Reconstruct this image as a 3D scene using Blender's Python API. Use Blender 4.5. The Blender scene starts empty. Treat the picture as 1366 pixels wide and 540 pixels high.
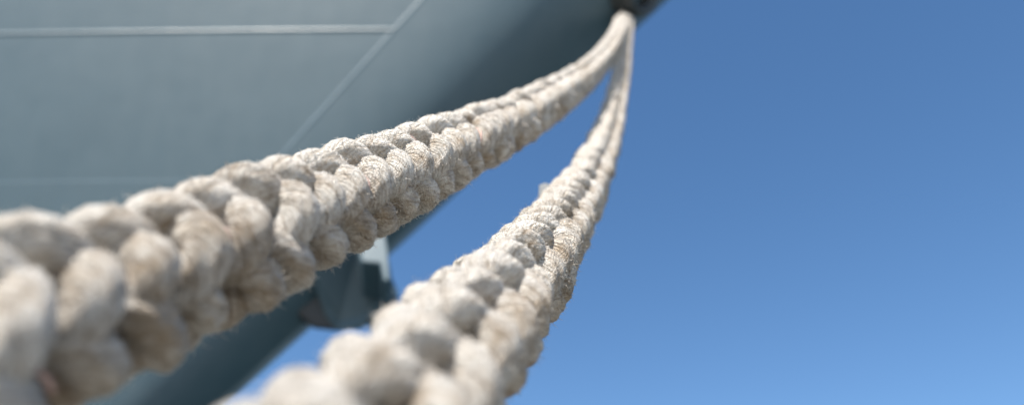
import bpy, bmesh, math, random
import numpy as np
from mathutils import Vector, Matrix, noise

random.seed(7); rng = np.random.default_rng(7)
C = bpy.context.scene.collection
S = bpy.context.scene

# ------------------------------------------------------------------ camera, sky, sun, exposure
CAM_H = 3.0                      # eye height above the water (1.5 m above the quay)
PITCH = math.radians(38.0)       # looking up at the bow
LENS = 28.0
FPX = 1366 * LENS / 36.0
FOCUS = 0.92
SUN_EL = math.radians(50)
SUN_AZ = math.radians(25)        # measured from straight behind the camera towards the left
camd = bpy.data.cameras.new('camera'); cam = bpy.data.objects.new('camera', camd); C.objects.link(cam)
cam.location = (0, 0, CAM_H); cam.rotation_euler = (math.pi/2 + PITCH, 0, 0)
camd.lens = LENS; camd.sensor_width = 36.0; camd.sensor_fit = 'HORIZONTAL'
camd.clip_start = 0.02; camd.clip_end = 20000
camd.dof.use_dof = True; camd.dof.focus_distance = FOCUS; camd.dof.aperture_fstop = 2.2; camd.dof.aperture_blades = 9
S.camera = cam

w = bpy.data.worlds.new('World'); S.world = w; w.use_nodes = True
nt = w.node_tree
sky = nt.nodes.new('ShaderNodeTexSky'); sky.sky_type = 'NISHITA'; sky.sun_disc = False
sky.sun_elevation = SUN_EL
sdir = Vector((-math.sin(SUN_AZ)*math.cos(SUN_EL), -math.cos(SUN_AZ)*math.cos(SUN_EL), math.sin(SUN_EL)))
sky.sun_rotation = math.atan2(sdir.x, sdir.y)
sky.altitude = 0; sky.air_density = 1.0; sky.dust_density = 0.3; sky.ozone_density = 1.0
hs = nt.nodes.new('ShaderNodeHueSaturation'); hs.inputs['Saturation'].default_value = 1.21
nt.links.new(sky.outputs[0], hs.inputs['Color']); nt.links.new(hs.outputs[0], nt.nodes['Background'].inputs[0])
nt.nodes['Background'].inputs[1].default_value = 0.088

sund = bpy.data.lights.new('sun', 'SUN'); sun = bpy.data.objects.new('sun', sund); C.objects.link(sun)
sund.energy = 5.0; sund.angle = math.radians(0.53); sund.color = (1.0, 0.94, 0.845)
sun.rotation_euler = sdir.to_track_quat('Z', 'Y').to_euler(); sun.location = sdir * 60
S.view_settings.view_transform = 'Standard'; S.view_settings.look = 'None'
S.view_settings.exposure = 1.06; S.view_settings.gamma = 1.0; S.view_settings.use_curve_mapping = False

# ------------------------------------------------------------------ helpers
CR = Vector((1, 0, 0)); CU = Vector((0, -math.sin(PITCH), math.cos(PITCH))); CF = Vector((0, math.cos(PITCH), math.sin(PITCH)))
CAM = Vector((0, 0, CAM_H))
def camw(x, y, z): return CAM + CR*x + CU*y + CF*z
def ray(px, py): return (CR*((px-683)/FPX) + CU*((270-py)/FPX) + CF)     # direction with unit depth
def on_y(px, py, Y):
    d = ray(px, py); return CAM + d*((Y-CAM.y)/d.y)

def mesh_obj(name, verts, faces, mat, parent=None, smooth=True, uv=None):
    me = bpy.data.meshes.new(name)
    if isinstance(verts, np.ndarray): verts = verts.tolist()
    me.from_pydata([tuple(v) for v in verts], [], faces)
    if smooth: me.polygons.foreach_set('use_smooth', [True]*len(me.polygons))
    if uv is not None:
        l = me.uv_layers.new(name='UVMap'); l.data.foreach_set('uv', np.asarray(uv, dtype=np.float32).ravel())
    me.materials.append(mat); me.update()
    o = bpy.data.objects.new(name, me); C.objects.link(o)
    if parent: o.parent = parent
    return o
def bm_obj(name, bm, mat, parent=None, smooth=False, auto=None):
    bmesh.ops.recalc_face_normals(bm, faces=bm.faces[:])
    me = bpy.data.meshes.new(name); bm.to_mesh(me); bm.free(); me.materials.append(mat)
    if smooth: me.polygons.foreach_set('use_smooth', [True]*len(me.polygons))
    o = bpy.data.objects.new(name, me); C.objects.link(o)
    if parent: o.parent = parent
    return o
def thing(name, label, cat, group=None):
    o = bpy.data.objects.new(name, None); C.objects.link(o); tag(o, label, cat, group); return o
def tag(o, label, cat, group=None):
    o['label'] = label; o['category'] = cat
    if group: o['group'] = group
def grid_faces(n, m, wrap=False):
    F = []
    for i in range(n-1):
        for j in range(m if wrap else m-1):
            k = (j+1) % m
            F.append((i*m+j, i*m+k, (i+1)*m+k, (i+1)*m+j))
    return F
def lathe(profile, origin, axis, n=48, ex=None):
    """revolve (radius, height) pairs about an axis"""
    axis = axis.normalized()
    ex = (ex or axis.orthogonal()); ex = (ex - axis*ex.dot(axis)).normalized(); ey = axis.cross(ex)
    V = []
    for r, h in profile:
        for j in range(n):
            a = 2*math.pi*j/n
            V.append(origin + axis*h + ex*(r*math.cos(a)) + ey*(r*math.sin(a)))
    return V, grid_faces(len(profile), n, True)
def tube_mesh(name, V, n, ns, uvs, attrs, mat, parent):
    """closed-round quad tube from an (n*ns, 3) array, written straight into the mesh"""
    fi = np.arange((n-1)*ns); i = fi//ns; j = fi % ns; k = (j+1) % ns
    loops = np.stack([i*ns+j, i*ns+k, (i+1)*ns+k, (i+1)*ns+j], 1).astype(np.int32)
    me = bpy.data.meshes.new(name)
    me.vertices.add(len(V)); me.vertices.foreach_set('co', np.ascontiguousarray(V, dtype=np.float32).ravel())
    me.loops.add(loops.size); me.loops.foreach_set('vertex_index', loops.ravel())
    me.polygons.add(len(loops)); me.polygons.foreach_set('loop_start', np.arange(0, loops.size, 4, dtype=np.int32))
    me.update(calc_edges=True)
    me.polygons.foreach_set('use_smooth', np.ones(len(loops), dtype=bool))
    l = me.uv_layers.new(name='UVMap'); l.data.foreach_set('uv', np.asarray(uvs, dtype=np.float32).ravel())
    for an, av in attrs.items():
        at = me.attributes.new(an, 'FLOAT', 'POINT'); at.data.foreach_set('value', np.asarray(av, dtype=np.float32).ravel())
    me.materials.append(mat); me.validate(); me.update()
    o = bpy.data.objects.new(name, me); C.objects.link(o); o.parent = parent
    return o

# ------------------------------------------------------------------ materials
def mat(name):
    m = bpy.data.materials.new(name); m.use_nodes = True
    return m, m.node_tree.nodes, m.node_tree.links, m.node_tree.nodes['Principled BSDF']
def N(nodes, t, **kw):
    n = nodes.new(t)
    for k, v in kw.items(): setattr(n, k, v)
    return n
def math_node(nodes, links, op, a, b=None):
    n = nodes.new('ShaderNodeMath'); n.operation = op
    for i, v in enumerate((a, b)):
        if v is None: continue
        if isinstance(v, (int, float)): n.inputs[i].default_value = v
        else: links.new(v, n.inputs[i])
    return n.outputs[0]
def noise_node(nodes, links, vec, scale, detail=4, rough=.55):
    n = nodes.new('ShaderNodeTexNoise'); n.inputs['Scale'].default_value = scale
    n.inputs['Detail'].default_value = detail; n.inputs['Roughness'].default_value = rough
    links.new(vec, n.inputs['Vector']); return n.outputs['Fac']
def ramp(nodes, links, fac, stops):
    n = nodes.new('ShaderNodeValToRGB'); links.new(fac, n.inputs[0])
    e = n.color_ramp.elements
    while len(e) < len(stops): e.new(0.5)
    for el, (p, c) in zip(e, stops): el.position = p; el.color = (*c, 1)
    return n.outputs[0]
def mix(nodes, links, fac, a, b, blend='MIX'):
    n = nodes.new('ShaderNodeMix'); n.data_type = 'RGBA'; n.blend_type = blend
    for i, v in ((0, fac), (6, a), (7, b)):
        if isinstance(v, (int, float)): n.inputs[i].default_value = v
        elif isinstance(v, tuple): n.inputs[i].default_value = (*v, 1)
        else: links.new(v, n.inputs[i])
    return n.outputs[2]
def bump(nodes, links, h, dist, strength=1.0, normal=None):
    n = nodes.new('ShaderNodeBump'); n.inputs['Distance'].default_value = dist; n.inputs['Strength'].default_value = strength
    links.new(h, n.inputs['Height'])
    if normal: links.new(normal, n.inputs['Normal'])
    return n.outputs[0]

def rope_material():
    m, nd, lk, b = mat('weathered_polyester_rope')
    uv = N(nd, 'ShaderNodeUVMap', uv_map='UVMap'); geo = N(nd, 'ShaderNodeTexCoord')
    P = geo.outputs['Object']
    sep = N(nd, 'ShaderNodeSeparateXYZ'); lk.new(uv.outputs[0], sep.inputs[0])
    u, v = sep.outputs[0], sep.outputs[1]
    wob = noise_node(nd, lk, P, 60, 3)
    wob2 = noise_node(nd, lk, P, 260, 2)
    ph = math_node(nd, lk, 'ADD', math_node(nd, lk, 'MULTIPLY', v, 14.0), math_node(nd, lk, 'MULTIPLY', u, 24.0))
    ph = math_node(nd, lk, 'ADD', ph, math_node(nd, lk, 'MULTIPLY', wob, 1.6))
    ph = math_node(nd, lk, 'ADD', ph, math_node(nd, lk, 'MULTIPLY', wob2, 1.3))
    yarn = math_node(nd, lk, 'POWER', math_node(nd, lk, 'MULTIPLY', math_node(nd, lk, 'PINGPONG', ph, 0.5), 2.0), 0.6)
    # the twist of each yarn breaks the ridges up
    ph2 = math_node(nd, lk, 'SUBTRACT', math_node(nd, lk, 'MULTIPLY', u, 20.0), math_node(nd, lk, 'MULTIPLY', v, 34.0))
    ph2 = math_node(nd, lk, 'ADD', ph2, math_node(nd, lk, 'MULTIPLY', wob, 5.0))
    tw = math_node(nd, lk, 'PINGPONG', ph2, 0.5)
    fine = noise_node(nd, lk, P, 1100, 3, .75)
    wear = noise_node(nd, lk, P, 34, 4, .6)
    # bundles of yarn, broader than the single yarns
    ph3 = math_node(nd, lk, 'ADD', math_node(nd, lk, 'MULTIPLY', v, 5.0), math_node(nd, lk, 'MULTIPLY', u, 8.0))
    ph3 = math_node(nd, lk, 'ADD', ph3, math_node(nd, lk, 'MULTIPLY', noise_node(nd, lk, P, 45, 3), 1.7))
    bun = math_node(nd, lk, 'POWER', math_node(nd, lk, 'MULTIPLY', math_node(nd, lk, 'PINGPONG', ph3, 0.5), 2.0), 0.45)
    h = math_node(nd, lk, 'ADD', yarn, math_node(nd, lk, 'MULTIPLY', tw, 1.3))
    h = math_node(nd, lk, 'ADD', h, math_node(nd, lk, 'MULTIPLY', bun, 1.5))
    h = math_node(nd, lk, 'ADD', h, math_node(nd, lk, 'MULTIPLY', fine, 1.5))
    h = math_node(nd, lk, 'ADD', h, math_node(nd, lk, 'MULTIPLY', wear, 1.0))
    lk.new(bump(nd, lk, h, 0.0029, 1.0), b.inputs['Normal'])
    base = ramp(nd, lk, wear, [(.25, (.74, .67, .59)), (.48, (.87, .825, .765)), (.75, (.91, .88, .835))])
    # grime: blotches everywhere, thicker on the face that was dragged over the quay
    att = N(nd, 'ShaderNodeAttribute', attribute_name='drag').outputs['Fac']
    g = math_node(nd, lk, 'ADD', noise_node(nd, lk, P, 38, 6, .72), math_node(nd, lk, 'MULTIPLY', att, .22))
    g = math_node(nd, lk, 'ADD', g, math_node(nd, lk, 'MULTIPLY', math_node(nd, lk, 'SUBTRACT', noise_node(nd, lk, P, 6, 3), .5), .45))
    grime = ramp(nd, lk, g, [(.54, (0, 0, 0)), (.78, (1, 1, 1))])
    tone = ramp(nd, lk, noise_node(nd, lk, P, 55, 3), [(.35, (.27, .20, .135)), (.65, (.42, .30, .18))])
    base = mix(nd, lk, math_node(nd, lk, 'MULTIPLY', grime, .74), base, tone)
    specks = ramp(nd, lk, noise_node(nd, lk, P, 420, 4, .75), [(.56, (0, 0, 0)), (.70, (1, 1, 1))])
    base = mix(nd, lk, math_node(nd, lk, 'MULTIPLY', specks, .55), base, (.30, .24, .18))
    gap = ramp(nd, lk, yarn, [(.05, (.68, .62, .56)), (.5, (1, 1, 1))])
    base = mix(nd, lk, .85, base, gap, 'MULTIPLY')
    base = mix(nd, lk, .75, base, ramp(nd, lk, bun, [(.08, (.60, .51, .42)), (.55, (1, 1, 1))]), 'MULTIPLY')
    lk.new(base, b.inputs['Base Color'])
    b.inputs['Roughness'].default_value = .85; b.inputs['Specular IOR Level'].default_value = .2
    return m
def simple(name, col, rough=.6, var=.15, scale=8, metal=0.0, bumpd=0, bscale=60):
    m, nd, lk, b = mat(name)
    P = N(nd, 'ShaderNodeTexCoord').outputs['Object']
    n = noise_node(nd, lk, P, scale, 5, .6)
    lo = tuple(c*(1-var) for c in col); hi = tuple(min(1, c*(1+var)) for c in col)
    lk.new(ramp(nd, lk, n, [(.3, lo), (.7, hi)]), b.inputs['Base Color'])
    b.inputs['Roughness'].default_value = rough; b.inputs['Metallic'].default_value = metal
    if bumpd: lk.new(bump(nd, lk, noise_node(nd, lk, P, bscale, 4), bumpd), b.inputs['Normal'])
    return m
def hull_material(name, col, rough=.56):
    m, nd, lk, b = mat(name)
    P = N(nd, 'ShaderNodeTexCoord').outputs['Object']
    big = noise_node(nd, lk, P, .9, 3, .5); med = noise_node(nd, lk, P, 5, 5, .6); fin = noise_node(nd, lk, P, 90, 4, .6)
    mp = N(nd, 'ShaderNodeMapping'); mp.inputs['Scale'].default_value = (5.5, 5.5, .35); lk.new(P, mp.inputs[0])
    streak = noise_node(nd, lk, mp.outputs[0], 1.6, 5, .6)
    c = ramp(nd, lk, med, [(.3, tuple(k*.97 for k in col)), (.7, tuple(k*1.03 for k in col))])
    c = mix(nd, lk, math_node(nd, lk, 'MULTIPLY', streak, .06), c, (.42, .45, .45))
    lk.new(c, b.inputs['Base Color'])
    rr = N(nd, 'ShaderNodeMapRange'); lk.new(med, rr.inputs[0]); rr.inputs[3].default_value = rough-.07; rr.inputs[4].default_value = rough+.1
    lk.new(rr.outputs[0], b.inputs['Roughness'])
    n1 = bump(nd, lk, big, .05, .25); lk.new(bump(nd, lk, fin, .0006, .4, n1), b.inputs['Normal'])
    return m
M_ROPE = rope_material()
M_HULL = hull_material('grey_hull_paint', (.034, .071, .096))
M_WELD = hull_material('weld_bead_paint', (.064, .105, .133), .42)
M_DARK = simple('shade_black', (.018, .02, .023), .5)  # near-black that stands in for shade in the throat and stem gap
M_STEEL = simple('bare_worn_steel', (.034, .038, .040), .55, .35, 7, bumpd=.002)
M_RED = simple('red_marker_yarn', (.44, .29, .245), .85, .25, 90)
M_TAPE = simple('white_tape', (.78, .78, .76), .5, .06, 40)
M_CONC = simple('quay_concrete', (.32, .305, .275), .9, .2, 1.5, bumpd=.004)
M_IRON = simple('bollard_iron', (.05, .05, .052), .5, .3, 6, bumpd=.002)
M_DECK = simple('deck_paint', (.14, .17, .18), .7)
def water_material():
    m, nd, lk, b = mat('harbour_water')
    P = N(nd, 'ShaderNodeTexCoord').outputs['Object']
    b.inputs['Base Color'].default_value = (.02, .05, .055, 1); b.inputs['Roughness'].default_value = .08
    lk.new(bump(nd, lk, noise_node(nd, lk, P, .8, 6, .6), .25, .8), b.inputs['Normal'])
    return m
M_WATER = water_material()

# ------------------------------------------------------------------ water and quay (below the frame; they throw light up under the bow)
wt = mesh_obj('water', [(-4000, -4000, 0), (4000, -4000, 0), (4000, 4000, 0), (-4000, 4000, 0)], [(0, 1, 2, 3)], M_WATER, smooth=False)
wt['kind'] = 'structure'
def box_bm(bm, x0, x1, y0, y1, z0, z1, bev=0):
    r = bmesh.ops.create_cube(bm, size=1)
    for v in r['verts']:
        v.co = Vector((x0+(v.co.x+.5)*(x1-x0), y0+(v.co.y+.5)*(y1-y0), z0+(v.co.z+.5)*(z1-z0)))
    if bev:
        es = {e for v in r['verts'] for e in v.link_edges}
        bmesh.ops.bevel(bm, geom=list(es), offset=bev, segments=3, affect='EDGES')
bm = bmesh.new(); box_bm(bm, -120, 120, -90, 1.6, -4, 1.5, .04)
q = bm_obj('quay', bm, M_CONC); q['kind'] = 'structure'

# ------------------------------------------------------------------ rope curves (parabolic sag from the bow fairlead to the bollard behind the camera)
D = 0.114
ZEND = 6.2
R1 = (-.3565, .2209, -.0038, -.1377, .1577, .0153)
R2 = (-.1379, .1716, -.0008, -.1423, .0436, .0338)
def rope_pt(p, z):
    x0, x1, x2, y0, s, q_ = p
    if z >= .3: y = y0 + s*z + q_*z*z
    else: y = y0 + s*.3 + q_*.09 + (s + 2*q_*.3)*(z-.3)
    return camw(x0 + x1*z + x2*z*abs(z), y, z)
E1 = rope_pt(R1, ZEND); E2 = rope_pt(R2, ZEND)
EM = (E1 + E2)/2
YC = EM.y + .10                      # the ship's centre plane; the ship lies parallel to the quay, bow to the right

# ------------------------------------------------------------------ the ship's bow
SA = on_y(858, 14, YC)
SB = on_y(286, 540, YC)
for _ in range(20): SB = on_y(286, 540, YC + math.tan(math.radians(14))*(SA.x - SB.x))
RAKE = (SA.x - SB.x)/(SA.z - SB.z)
def Xs(u): return SB.x + (u - SB.z)*RAKE if u > 1.0 else SB.x + (1.0-SB.z)*RAKE - (1.0-u)*.25
TANA = 0.27
def halfb(a, u):
    a = max(a, 0)
    k = .30 + .70*max(0, min(1.2, (u-4.0)/4.5))      # the stem's rounding widens towards the deck
    b = TANA*a + .55*k*(1-math.exp(-a/(.29*k))) + .05*math.sqrt(max(0, 1-math.exp(-a/.06)))
    return 5.2*math.tanh(b/5.2)
YAW = math.tan(math.radians(14))      # the bow points a little towards the quay
def yc_at(x): return YC + YAW*(SA.x - x)
def surf(u, a, side=1): return Vector((Xs(u)-a, yc_at(Xs(u)-a) - side*halfb(a, u), u))
def surf_n(u, a, side=1):
    a = max(a, .004); h = .003
    du = surf(u+h, a, side)-surf(u-h, a, side); da = surf(u, a+h, side)-surf(u, a-h if a > h else a, side)
    n = du.cross(da).normalized()
    return -n if n.y*side > 0 else n
def hit(px, py):
    """where a pixel's ray meets the starboard shell"""
    d = ray(px, py); best = None
    lo, hi = 1.0, 40.0; prev = None; t = 2.0
    while t < 40:
        p = CAM + d*t; a = Xs(p.z)-p.x
        g = p.y - (yc_at(p.x) - halfb(a, p.z)) if a > 0 else -1
        if g > 0: break
        t += .01
    p = CAM + d*t; return p.z, Xs(p.z)-p.x
HULL_TOP = EM.z + 1.1
s1 = hit(560, 4); s2 = hit(378, 206)
def seam_a(u): return max(.5, s1[1] + (u-s1[0])*(s2[1]-s1[1])/(s2[0]-s1[0]))
us = hit(520, 41); us2 = hit(4, 47); uf = hit(120, 243)
print('seam', s1, s2, us, us2, uf, 'rake', RAKE, 'E', EM, 'YC', YC)
# the strake seam follows the sheer
def seam_u(x):
    xa = Xs(us[0])-us[1]; xb = Xs(us2[0])-us2[1]
    return us[0] + (x-xa)*(us2[0]-us[0])/(xb-xa)
SHEER = (us[0]-us2[0])/((Xs(us[0])-us[1])-(Xs(us2[0])-us2[1]))
ship = thing('ship', 'grey painted ship bow with raked stem overhanging the mooring ropes', 'ship')
def solve_u(u0, a_fn):
    """height of the sheered line that passes u0 at the stem seam, at the column a_fn"""
    u = u0
    for _ in range(12):
        x = Xs(u)-a_fn(u); u = u0 + SHEER*min(0, max(-4, x - XREF))
    return u
XREF = Xs(us[0]) - us[1]
strakes = [-1.5, .6, 1.9, uf[0] - SHEER*((Xs(uf[0])-uf[1])-XREF), us[0], us[0]+.95, HULL_TOP]
strakes = [s for i, s in enumerate(strakes)]
xb1 = Xs(hit(214, 150)[0]) - hit(214, 150)[1]
cols = [lambda u: 0.0, seam_a,
        lambda u: max(seam_a(u)+.25, Xs(u)-xb1),
        lambda u: max(seam_a(u)+1.2, Xs(u)-(xb1-2.3)),
        lambda u: max(seam_a(u)+3.2, Xs(u)-(xb1-6)),
        lambda u: Xs(u)+24]
def plate(ci, si, side=1):
    n, m = (26, 26) if ci == 0 else (16, 14)
    if ci == 4: m = 24
    V = []
    for i in range(n):
        fu = i/(n-1)
        for j in range(m):
            t = j/(m-1)
            if ci == 0: t = t*t
            ub, ut = strakes[si], strakes[si+1]
            u = ub + (ut-ub)*fu
            for _ in range(6):
                a = cols[ci](u)*(1-t) + cols[ci+1](u)*t
                sh = SHEER*min(0, max(-4, (Xs(u)-a)-XREF)) if ci > 0 else 0.0
                lowf = min(1, max(0, (ub + (ut-ub)*fu)/2.0))
                u = ub + (ut-ub)*fu + sh*lowf
            V.append(surf(u, cols[ci](u)*(1-t) + cols[ci+1](u)*t, side))
    return mesh_obj('hull_plate', V, grid_faces(n, m), M_HULL, ship)
for ci in range(5):
    for si in range(len(strakes)-1):
        plate(ci, si)
# port shell, deck and stern closing
V = []
for i in range(40):
    u = -1.5 + (HULL_TOP+1.5)*i/39
    for j in range(40):
        t = (j/39)**2; V.append(surf(u, t*(Xs(u)+24), -1))
mesh_obj('port_shell', V, grid_faces(40, 40), M_HULL, ship)
V = []
for j in range(40):
    t = (j/39)**2; a = t*(Xs(HULL_TOP-.9)+24)
    V += [surf(HULL_TOP-.9, a, 1), surf(HULL_TOP-.9, a, -1)]
mesh_obj('deck', V, grid_faces(40, 2), M_DECK, ship)
V = []
for i in range(20):
    u = -1.5 + (HULL_TOP+1.5)*i/19; V += [surf(u, Xs(u)+24, 1), surf(u, Xs(u)+24, -1)]
mesh_obj('stern_bulkhead', V, grid_faces(20, 2), M_HULL, ship)

def weld(pts, wid, hgt, mat_=None):
    """raised bead along (u, a) points on the starboard shell"""
    P = [surf(u, a) for u, a in pts]; Nn = [surf_n(u, a) for u, a in pts]
    V = []; prof = [(-1, -.15), (-.75, .55), (-.35, .95), (.15, 1.0), (.65, .62), (1, -.15)]
    for i in range(len(P)):
        T = (P[min(i+1, len(P)-1)]-P[max(i-1, 0)]).normalized(); B = T.cross(Nn[i]).normalized()
        k = 1 + .16*noise.noise(P[i]*9) + .08*noise.noise(P[i]*40)
        for x, y in prof: V.append(P[i] + B*(x*wid/2*k) + Nn[i]*(y*hgt*k))
    return mesh_obj('weld_seam', V, grid_faces(len(P), len(prof)), mat_ or M_WELD, ship)
def dense(a, b, n): return [a + (b-a)*i/(n-1) for i in range(n)]
# raked butt parallel to the stem
weld([(u, seam_a(u)) for u in dense(strakes[1], HULL_TOP-.05, 160)], .036, .0030)
# horizontal strake seams, aft of the butt
def hline(u0, a_from, a_to_x, wid, hgt):
    out = []
    xa = Xs(u0)-a_from(u0)
    for i in range(180):
        x = xa + (a_to_x-xa)*i/179
        u = u0 + SHEER*min(0, max(-4, x-XREF)); out.append((u, Xs(u)-x))
    weld(out, wid, hgt)
hline(strakes[4], seam_a, -9, .030, .0060)
hline(strakes[3], seam_a, -9, .022, .0008)
hline(strakes[5], seam_a, -9, .03, .006)
# bow fairlead: rolled ring on the stem, closed throat coloured black for the shade inside
FC = on_y(850, -17, YC-.24); ax = Vector((.70, -.50, -.50)).normalized()
ring = [(.138, -.30), (.142, -.05), (.15, .03), (.165, .06), (.187, .078), (.212, .073), (.232, .05), (.243, .015), (.248, -.05), (.252, -.30)]
V, F = lathe(ring, FC, ax, 56); mesh_obj('fairlead_ring', V, F, M_STEEL, ship)
V, F = lathe([(.001, -.18), (.09, -.18), (.136, -.18), (.1365, -.02)], FC, ax, 40); mesh_obj('fairlead_throat', V, F, M_DARK, ship)

# anchor bolster on the stem: a V-shaped nose below the fairlead
def bolster():
    BY = yc_at(on_y(455, 385, YC + .6).x)
    def block(name, prof, wt, wb, mat_, taper=.6, bev=.018):
        P = [on_y(x, y, BY) for x, y in prof]
        zt = max(p.z for p in P); zb = min(p.z for p in P); xm = max(p.x for p in P); xn = min(p.x for p in P)
        ctr = sum(P, Vector())/len(P); n = len(P)
        def width(p):
            k = (p.z-zb)/(zt-zb); f = 1-taper*(p.x-xn)/(xm-xn)
            return (wb + (wt-wb)*k)*f
        bm = bmesh.new(); rows = []
        for yy, sc in ((-1.0, .80), (-.93, .93), (-.75, 1.0), (.75, 1.0), (.93, .93), (1.0, .80)):
            rows.append([bm.verts.new(Vector((ctr.x+(p.x-ctr.x)*sc, BY + yy*width(p), ctr.z+(p.z-ctr.z)*sc))) for p in P])
        for a, b in zip(rows, rows[1:]):
            for j in range(n):
                k = (j+1) % n; bm.faces.new((a[j], a[k], b[k], b[j]))
        bm.faces.new(rows[0]); bm.faces.new(rows[-1])
        o = bm_obj(name, bm, mat_, ship)
        md = o.modifiers.new('soft', 'BEVEL'); md.width = bev; md.segments = 2; md.limit_method = 'ANGLE'; md.angle_limit = math.radians(25)
        return o
    block('anchor_bolster', [(432, 318), (478, 312), (503, 322), (506, 345), (499, 385), (500, 425), (480, 438), (450, 441), (436, 425), (424, 395)], .75, .02, M_HULL)
    block('bolster_lip', [(498, 316), (512, 320), (518, 345), (522, 374), (531, 392), (529, 412), (513, 430), (492, 432), (501, 395), (505, 350)], .30, .10, M_HULL)
    # pale cheek plate standing proud of the bolster, facing the quay
    bm = bmesh.new(); prof = [(472, 300), (512, 300), (518, 335), (520, 374), (512, 374), (507, 351), (482, 349)]
    fr = [bm.verts.new(on_y(x, y, BY-.56)) for x, y in prof]
    bk = [bm.verts.new(v.co + Vector((-.05, .42, 0))) for v in fr]
    for k in range(len(prof)):
        l = (k+1) % len(prof); bm.faces.new((fr[k], fr[l], bk[l], bk[k]))
    bm.faces.new(fr); bm.faces.new(bk)
    o = bm_obj('bolster_cheek', bm, M_HULL, ship)
    md = o.modifiers.new('soft', 'BEVEL'); md.width = .012; md.segments = 2
    block('shadow_gap_block', [(398, 376), (440, 372), (452, 441), (418, 436), (400, 424)], .16, .03, M_DARK)  # solid block coloured black as the shadow gap between stem and bolster
bolster()

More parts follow.
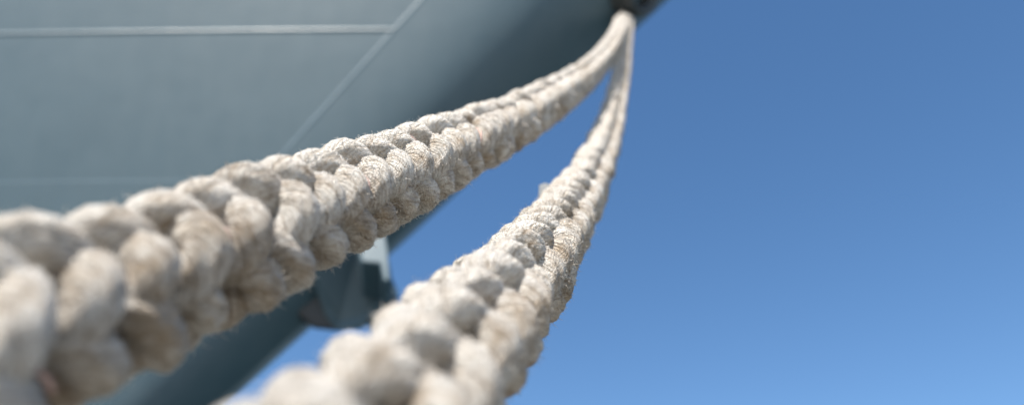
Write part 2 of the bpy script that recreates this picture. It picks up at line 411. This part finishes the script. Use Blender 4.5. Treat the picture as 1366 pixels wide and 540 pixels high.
# ------------------------------------------------------------------ the ropes
def build_path(p):
    zs = np.concatenate([np.linspace(-2.0, .2, 60), np.linspace(.22, ZEND+.45, 900)])
    pts = np.array([rope_pt(p, z)[:] for z in zs])
    seg = np.linalg.norm(np.diff(pts, axis=0), axis=1); s = np.concatenate([[0], np.cumsum(seg)])
    z0s = np.interp(.0, zs, s)
    return zs, pts, s - z0s
def vnoise(x, seed):
    """smooth 1-D value noise, vectorised"""
    r = np.random.default_rng(seed).random(4096)*2-1
    i = np.floor(x).astype(int); f = x-i; f = f*f*(3-2*f)
    return r[i % 4096]*(1-f) + r[(i+1) % 4096]*f
NA = 42
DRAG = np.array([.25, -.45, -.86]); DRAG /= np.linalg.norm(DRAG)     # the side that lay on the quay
def make_rope(name, label, p, roll, seed, marker_strands, LAY, m=2, scale=1.0, twist=0):
    D = 0.114*scale
    root = thing(name, label, 'rope', 'mooring ropes running up to the bow')
    RB, AB, RA, KAP = (.200*D, .158*D, .155*D, .30) if m == 2 else (.238*D, .142*D, .140*D, .285)
    zs, pts, s = build_path(p)
    # ring stations: dense near the focus, coarser far off
    st = []; cur = s[0]
    while cur < s[-1]-.02:
        st.append(cur)
        z = np.interp(cur, s, zs)
        cur += .02 if z < .12 else .0034 if z < .52 else .0023 if z < 1.6 else .005 if z < 2.6 else .013
    st = np.array(st)
    ctr = np.stack([np.interp(st, s, pts[:, k]) for k in range(3)], 1)
    tan = np.gradient(ctr, st, axis=0); tan /= np.linalg.norm(tan, axis=1)[:, None]
    k = np.ones(9)/9
    up = np.array([0, 0, 1.0]); e1 = np.cross(tan, up); e1 /= np.linalg.norm(e1, axis=1)[:, None]; e2 = np.cross(e1, tan)
    fuzz_src = []
    # the plait is packed tighter towards the bollard than along the taut span
    z_at = np.interp(st, s, zs)
    pl = 2*m*D*np.interp(z_at, LAY[0], LAY[1])
    phase = np.concatenate([[0], np.cumsum(np.diff(st)*2*np.pi/pl[1:])])
    wide = np.interp(pl/(2*m*D), [.5, .9], [.158, .200] if m == 2 else [.134, .150])
    turn = roll + np.interp(z_at, [.5, 2.0], [0, math.radians(twist)])
    def centre(hand, ph, rr_off=0.0, sd=0):
        th = hand*phase + ph + .16*vnoise(st/.11+31, sd)
        th = th + hand*KAP*np.sin(m*th)          # strands cross the outside of the plait steeply and dwell inside
        c2 = np.cos(m*th)*hand
        r = RB + AB*np.interp(z_at, [1.2, 2.5], [1.0, 1.16])*c2 + .04*D*vnoise(st/.07, sd+1) + rr_off
        a = th + turn + .05*vnoise(st/.5, seed+99)
        return ctr + e1*(r*np.cos(a))[:, None] + e2*(r*np.sin(a))[:, None], a, c2
    def tube(cen, ra, rt, ang, ns, sd, name_, mat_, lump):
        """ra = radial half-thickness, rt = tangential half-width"""
        T = np.gradient(cen, axis=0); L = np.linalg.norm(T, axis=1); T /= L[:, None]
        rad = e1*np.cos(ang)[:, None] + e2*np.sin(ang)[:, None]
        Nn = rad - T*(rad*T).sum(1)[:, None]; Nn /= np.linalg.norm(Nn, axis=1)[:, None]
        B = np.cross(T, Nn)
        arc = np.cumsum(L)
        phi = np.linspace(0, 2*np.pi, ns, endpoint=False)
        n = len(st)
        U = np.repeat(arc[:, None], ns, 1); Ph = np.repeat(phi[None], n, 0)
        lum = 1.0
        if lump:
            # loose bundles of yarn winding round the strand, single yarns as fine ridges, worn lumps
            uu = U/(2*np.pi*.17*D); vv = Ph/(2*np.pi)
            wv = vnoise(U/.02 + 2*np.sin(Ph), sd+9)
            lum = 1 + .10*(np.abs(np.sin(3*Ph + U/.016 + 2*vnoise(U/.05, sd+5)))-.6) * (.6+.4*vnoise(U/.03+9, sd+6)) \
                    + .09*vnoise(U/.017 + 3*np.sin(Ph), sd+7) + .06*vnoise(U/.0065 + 7*np.sin(Ph+1), sd+8) \
                    + .034*np.cos(2*np.pi*(14*vv + 24*uu + .9*wv)) * (.5+.5*vnoise(U/.009+6*np.cos(Ph), sd+10)) + .022*np.cos(2*np.pi*(11*vv - 13*uu + .8*wv))*(.5+.5*vnoise(U/.011+5*np.sin(Ph+2), sd+12))
        Vv = cen[:, None] + (Nn[:, None]*(np.cos(Ph)*lum)[..., None])*ra[:, None, None] + (B[:, None]*(np.sin(Ph)*lum)[..., None])*rt[:, None, None]
        V = Vv.reshape(-1, 3)
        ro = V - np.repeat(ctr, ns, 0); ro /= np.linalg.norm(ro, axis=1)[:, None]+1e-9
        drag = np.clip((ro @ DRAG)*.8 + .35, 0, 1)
        # UVs per loop: (length in strand circumferences, turn fraction)
        fi = np.arange((n-1)*ns); i = fi // ns; j = fi % ns
        u0 = arc[i]/(2*np.pi*.17*D); u1 = arc[i+1]/(2*np.pi*.17*D)
        uvs = np.stack([np.stack([u0, j/ns], 1), np.stack([u0, (j+1)/ns], 1), np.stack([u1, (j+1)/ns], 1), np.stack([u1, j/ns], 1)], 1)
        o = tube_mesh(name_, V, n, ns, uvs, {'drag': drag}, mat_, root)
        return o, Vv, Nn, B
    for hand in (1, -1):
        for kk in range(2*m):
            sd = seed + hand*10 + kk*3 + 50
            cen, ang, c2 = centre(hand, kk*np.pi/m, 0, sd)
            sw = 1 + .06*vnoise(st/.06, sd+2)
            cr = 1 + .09*np.clip(c2, -.3, 1)
            ra = RA*sw*cr; rt = D*(wide - .012*np.clip(c2, 0, 1))*cr*(1 + .09*vnoise(st/.05+5, sd+3))
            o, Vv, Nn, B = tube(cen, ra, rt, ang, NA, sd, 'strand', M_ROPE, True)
            fuzz_src.append((Vv, cen, c2))
    rc = np.full(len(st), .24*D)
    tube(ctr, rc, rc, turn*1.0, 14, seed+700, 'core', M_ROPE, False)
    for (hand, kk) in marker_strands:
        sd = seed + 300 + kk
        cen, ang, c2 = centre(hand, (kk+.5)*np.pi/m, 0, sd)
        off = -.027*D + .07*D*vnoise(st/.16, sd+11)
        rad = e1*np.cos(ang)[:, None] + e2*np.sin(ang)[:, None]
        cen = cen + rad*off[:, None]
        r = np.full(len(st), .018*D)
        tube(cen, r, r, ang, 8, sd, 'marker_yarn', M_RED, False)
    # loose fibres standing out of the strands, only where the rope is near enough to show them
    z_at = np.interp(st, s, zs)
    V = []; F = []; uvs = []
    r_ = np.random.default_rng(seed+5)
    for Vv, cen, c2 in fuzz_src:
        ok = np.where((z_at > .3) & (z_at < 2.6) & (c2 > -.55))[0]
        for _ in range(10000):
            i = ok[r_.integers(len(ok))]; j = r_.integers(NA)
            P0 = Vv[i, j]; nrm = P0 - cen[i]; nrm /= np.linalg.norm(nrm)+1e-9
            out = P0 - ctr[i]; out /= np.linalg.norm(out)+1e-9
            if nrm @ out < .05: continue
            d = nrm*(.35+.5*r_.random()) + r_.normal(size=3)*.55
            d /= np.linalg.norm(d)
            ln = r_.gamma(2.0, .0011) + .0010
            if out @ DRAG > .15 and r_.random() < .5: ln *= 1.45
            ln = min(ln, .0085)
            wd = .00020 + .00018*r_.random()
            side = np.cross(d, r_.normal(size=3)); side /= np.linalg.norm(side)+1e-9
            b = len(V); mid = P0 + d*ln*.55 + r_.normal(size=3)*ln*.10; tip = P0 + d*ln + r_.normal(size=3)*ln*.28
            P0 = P0 - nrm*.0008
            V += [P0-side*wd, P0+side*wd, mid+side*wd*.8, mid-side*wd*.8, tip]
            F += [(b, b+1, b+2, b+3), (b+3, b+2, b+4)]
            uvs += [(.5, .5)]*7
    fz = mesh_obj('loose_fibres', np.array(V), F, M_ROPE, root, False, uvs); fz['kind'] = 'stuff'
    return root
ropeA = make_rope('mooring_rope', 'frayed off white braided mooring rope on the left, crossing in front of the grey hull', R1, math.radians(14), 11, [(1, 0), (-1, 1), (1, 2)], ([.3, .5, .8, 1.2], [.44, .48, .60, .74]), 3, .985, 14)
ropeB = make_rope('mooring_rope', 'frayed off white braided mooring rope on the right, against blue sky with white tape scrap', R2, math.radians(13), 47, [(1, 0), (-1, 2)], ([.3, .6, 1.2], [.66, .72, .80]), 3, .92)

# scrap of white tape stuck to the right-hand rope
def tape_scrap():
    zt = 2.9
    for _ in range(40):
        c = rope_pt(R2, zt); d = c-CAM; py = 270-FPX*(d.dot(CU)/d.dot(CF))
        zt += .002*(py-268) if True else 0
    c = rope_pt(R2, zt)
    base = c + CR*(-.054) + CU*.014
    V = []
    pr = [(-.012, -.01, .0), (.010, -.012, .004), (.014, .012, -.002), (.004, .022, .006), (-.010, .018, .0)]
    for t in (-.0025, .0025):
        for x, y, z in [(.95*q_ for q_ in t3) for t3 in pr]: V.append(base + CR*(x-.006) + CU*y + CF*(z + t + .012*x/.01*.2))
    F = [(0, 1, 2, 3, 4), (9, 8, 7, 6, 5)] + [(i, (i+1) % 5, 5+(i+1) % 5, 5+i) for i in range(5)]
    mesh_obj('tape_scrap', V, F, M_TAPE, ropeB, False)
tape_scrap()

# ------------------------------------------------------------------ bollard the ropes run to, on the quay behind the camera
bl = thing('bollard', 'black iron mooring bollard on the concrete quay that the ropes lead to', 'bollard')
e = (rope_pt(R1, -2.0) + rope_pt(R2, -2.0))/2
bo = Vector((e.x, e.y-.10, 1.5))
V, F = lathe([(.001, .04), (.34, .04), (.36, .03), (.36, 0)], bo, Vector((0, 0, 1)), 40); mesh_obj('base_plate', V, F, M_IRON, bl, False)
V, F = lathe([(.24, .035), (.20, .08), (.17, .2), (.165, .40), (.18, .48), (.22, .54), (.235, .60), (.22, .66), (.15, .70), (.001, .71)], bo, Vector((0, 0, 1)), 40); mesh_obj('post', V, F, M_IRON, bl)
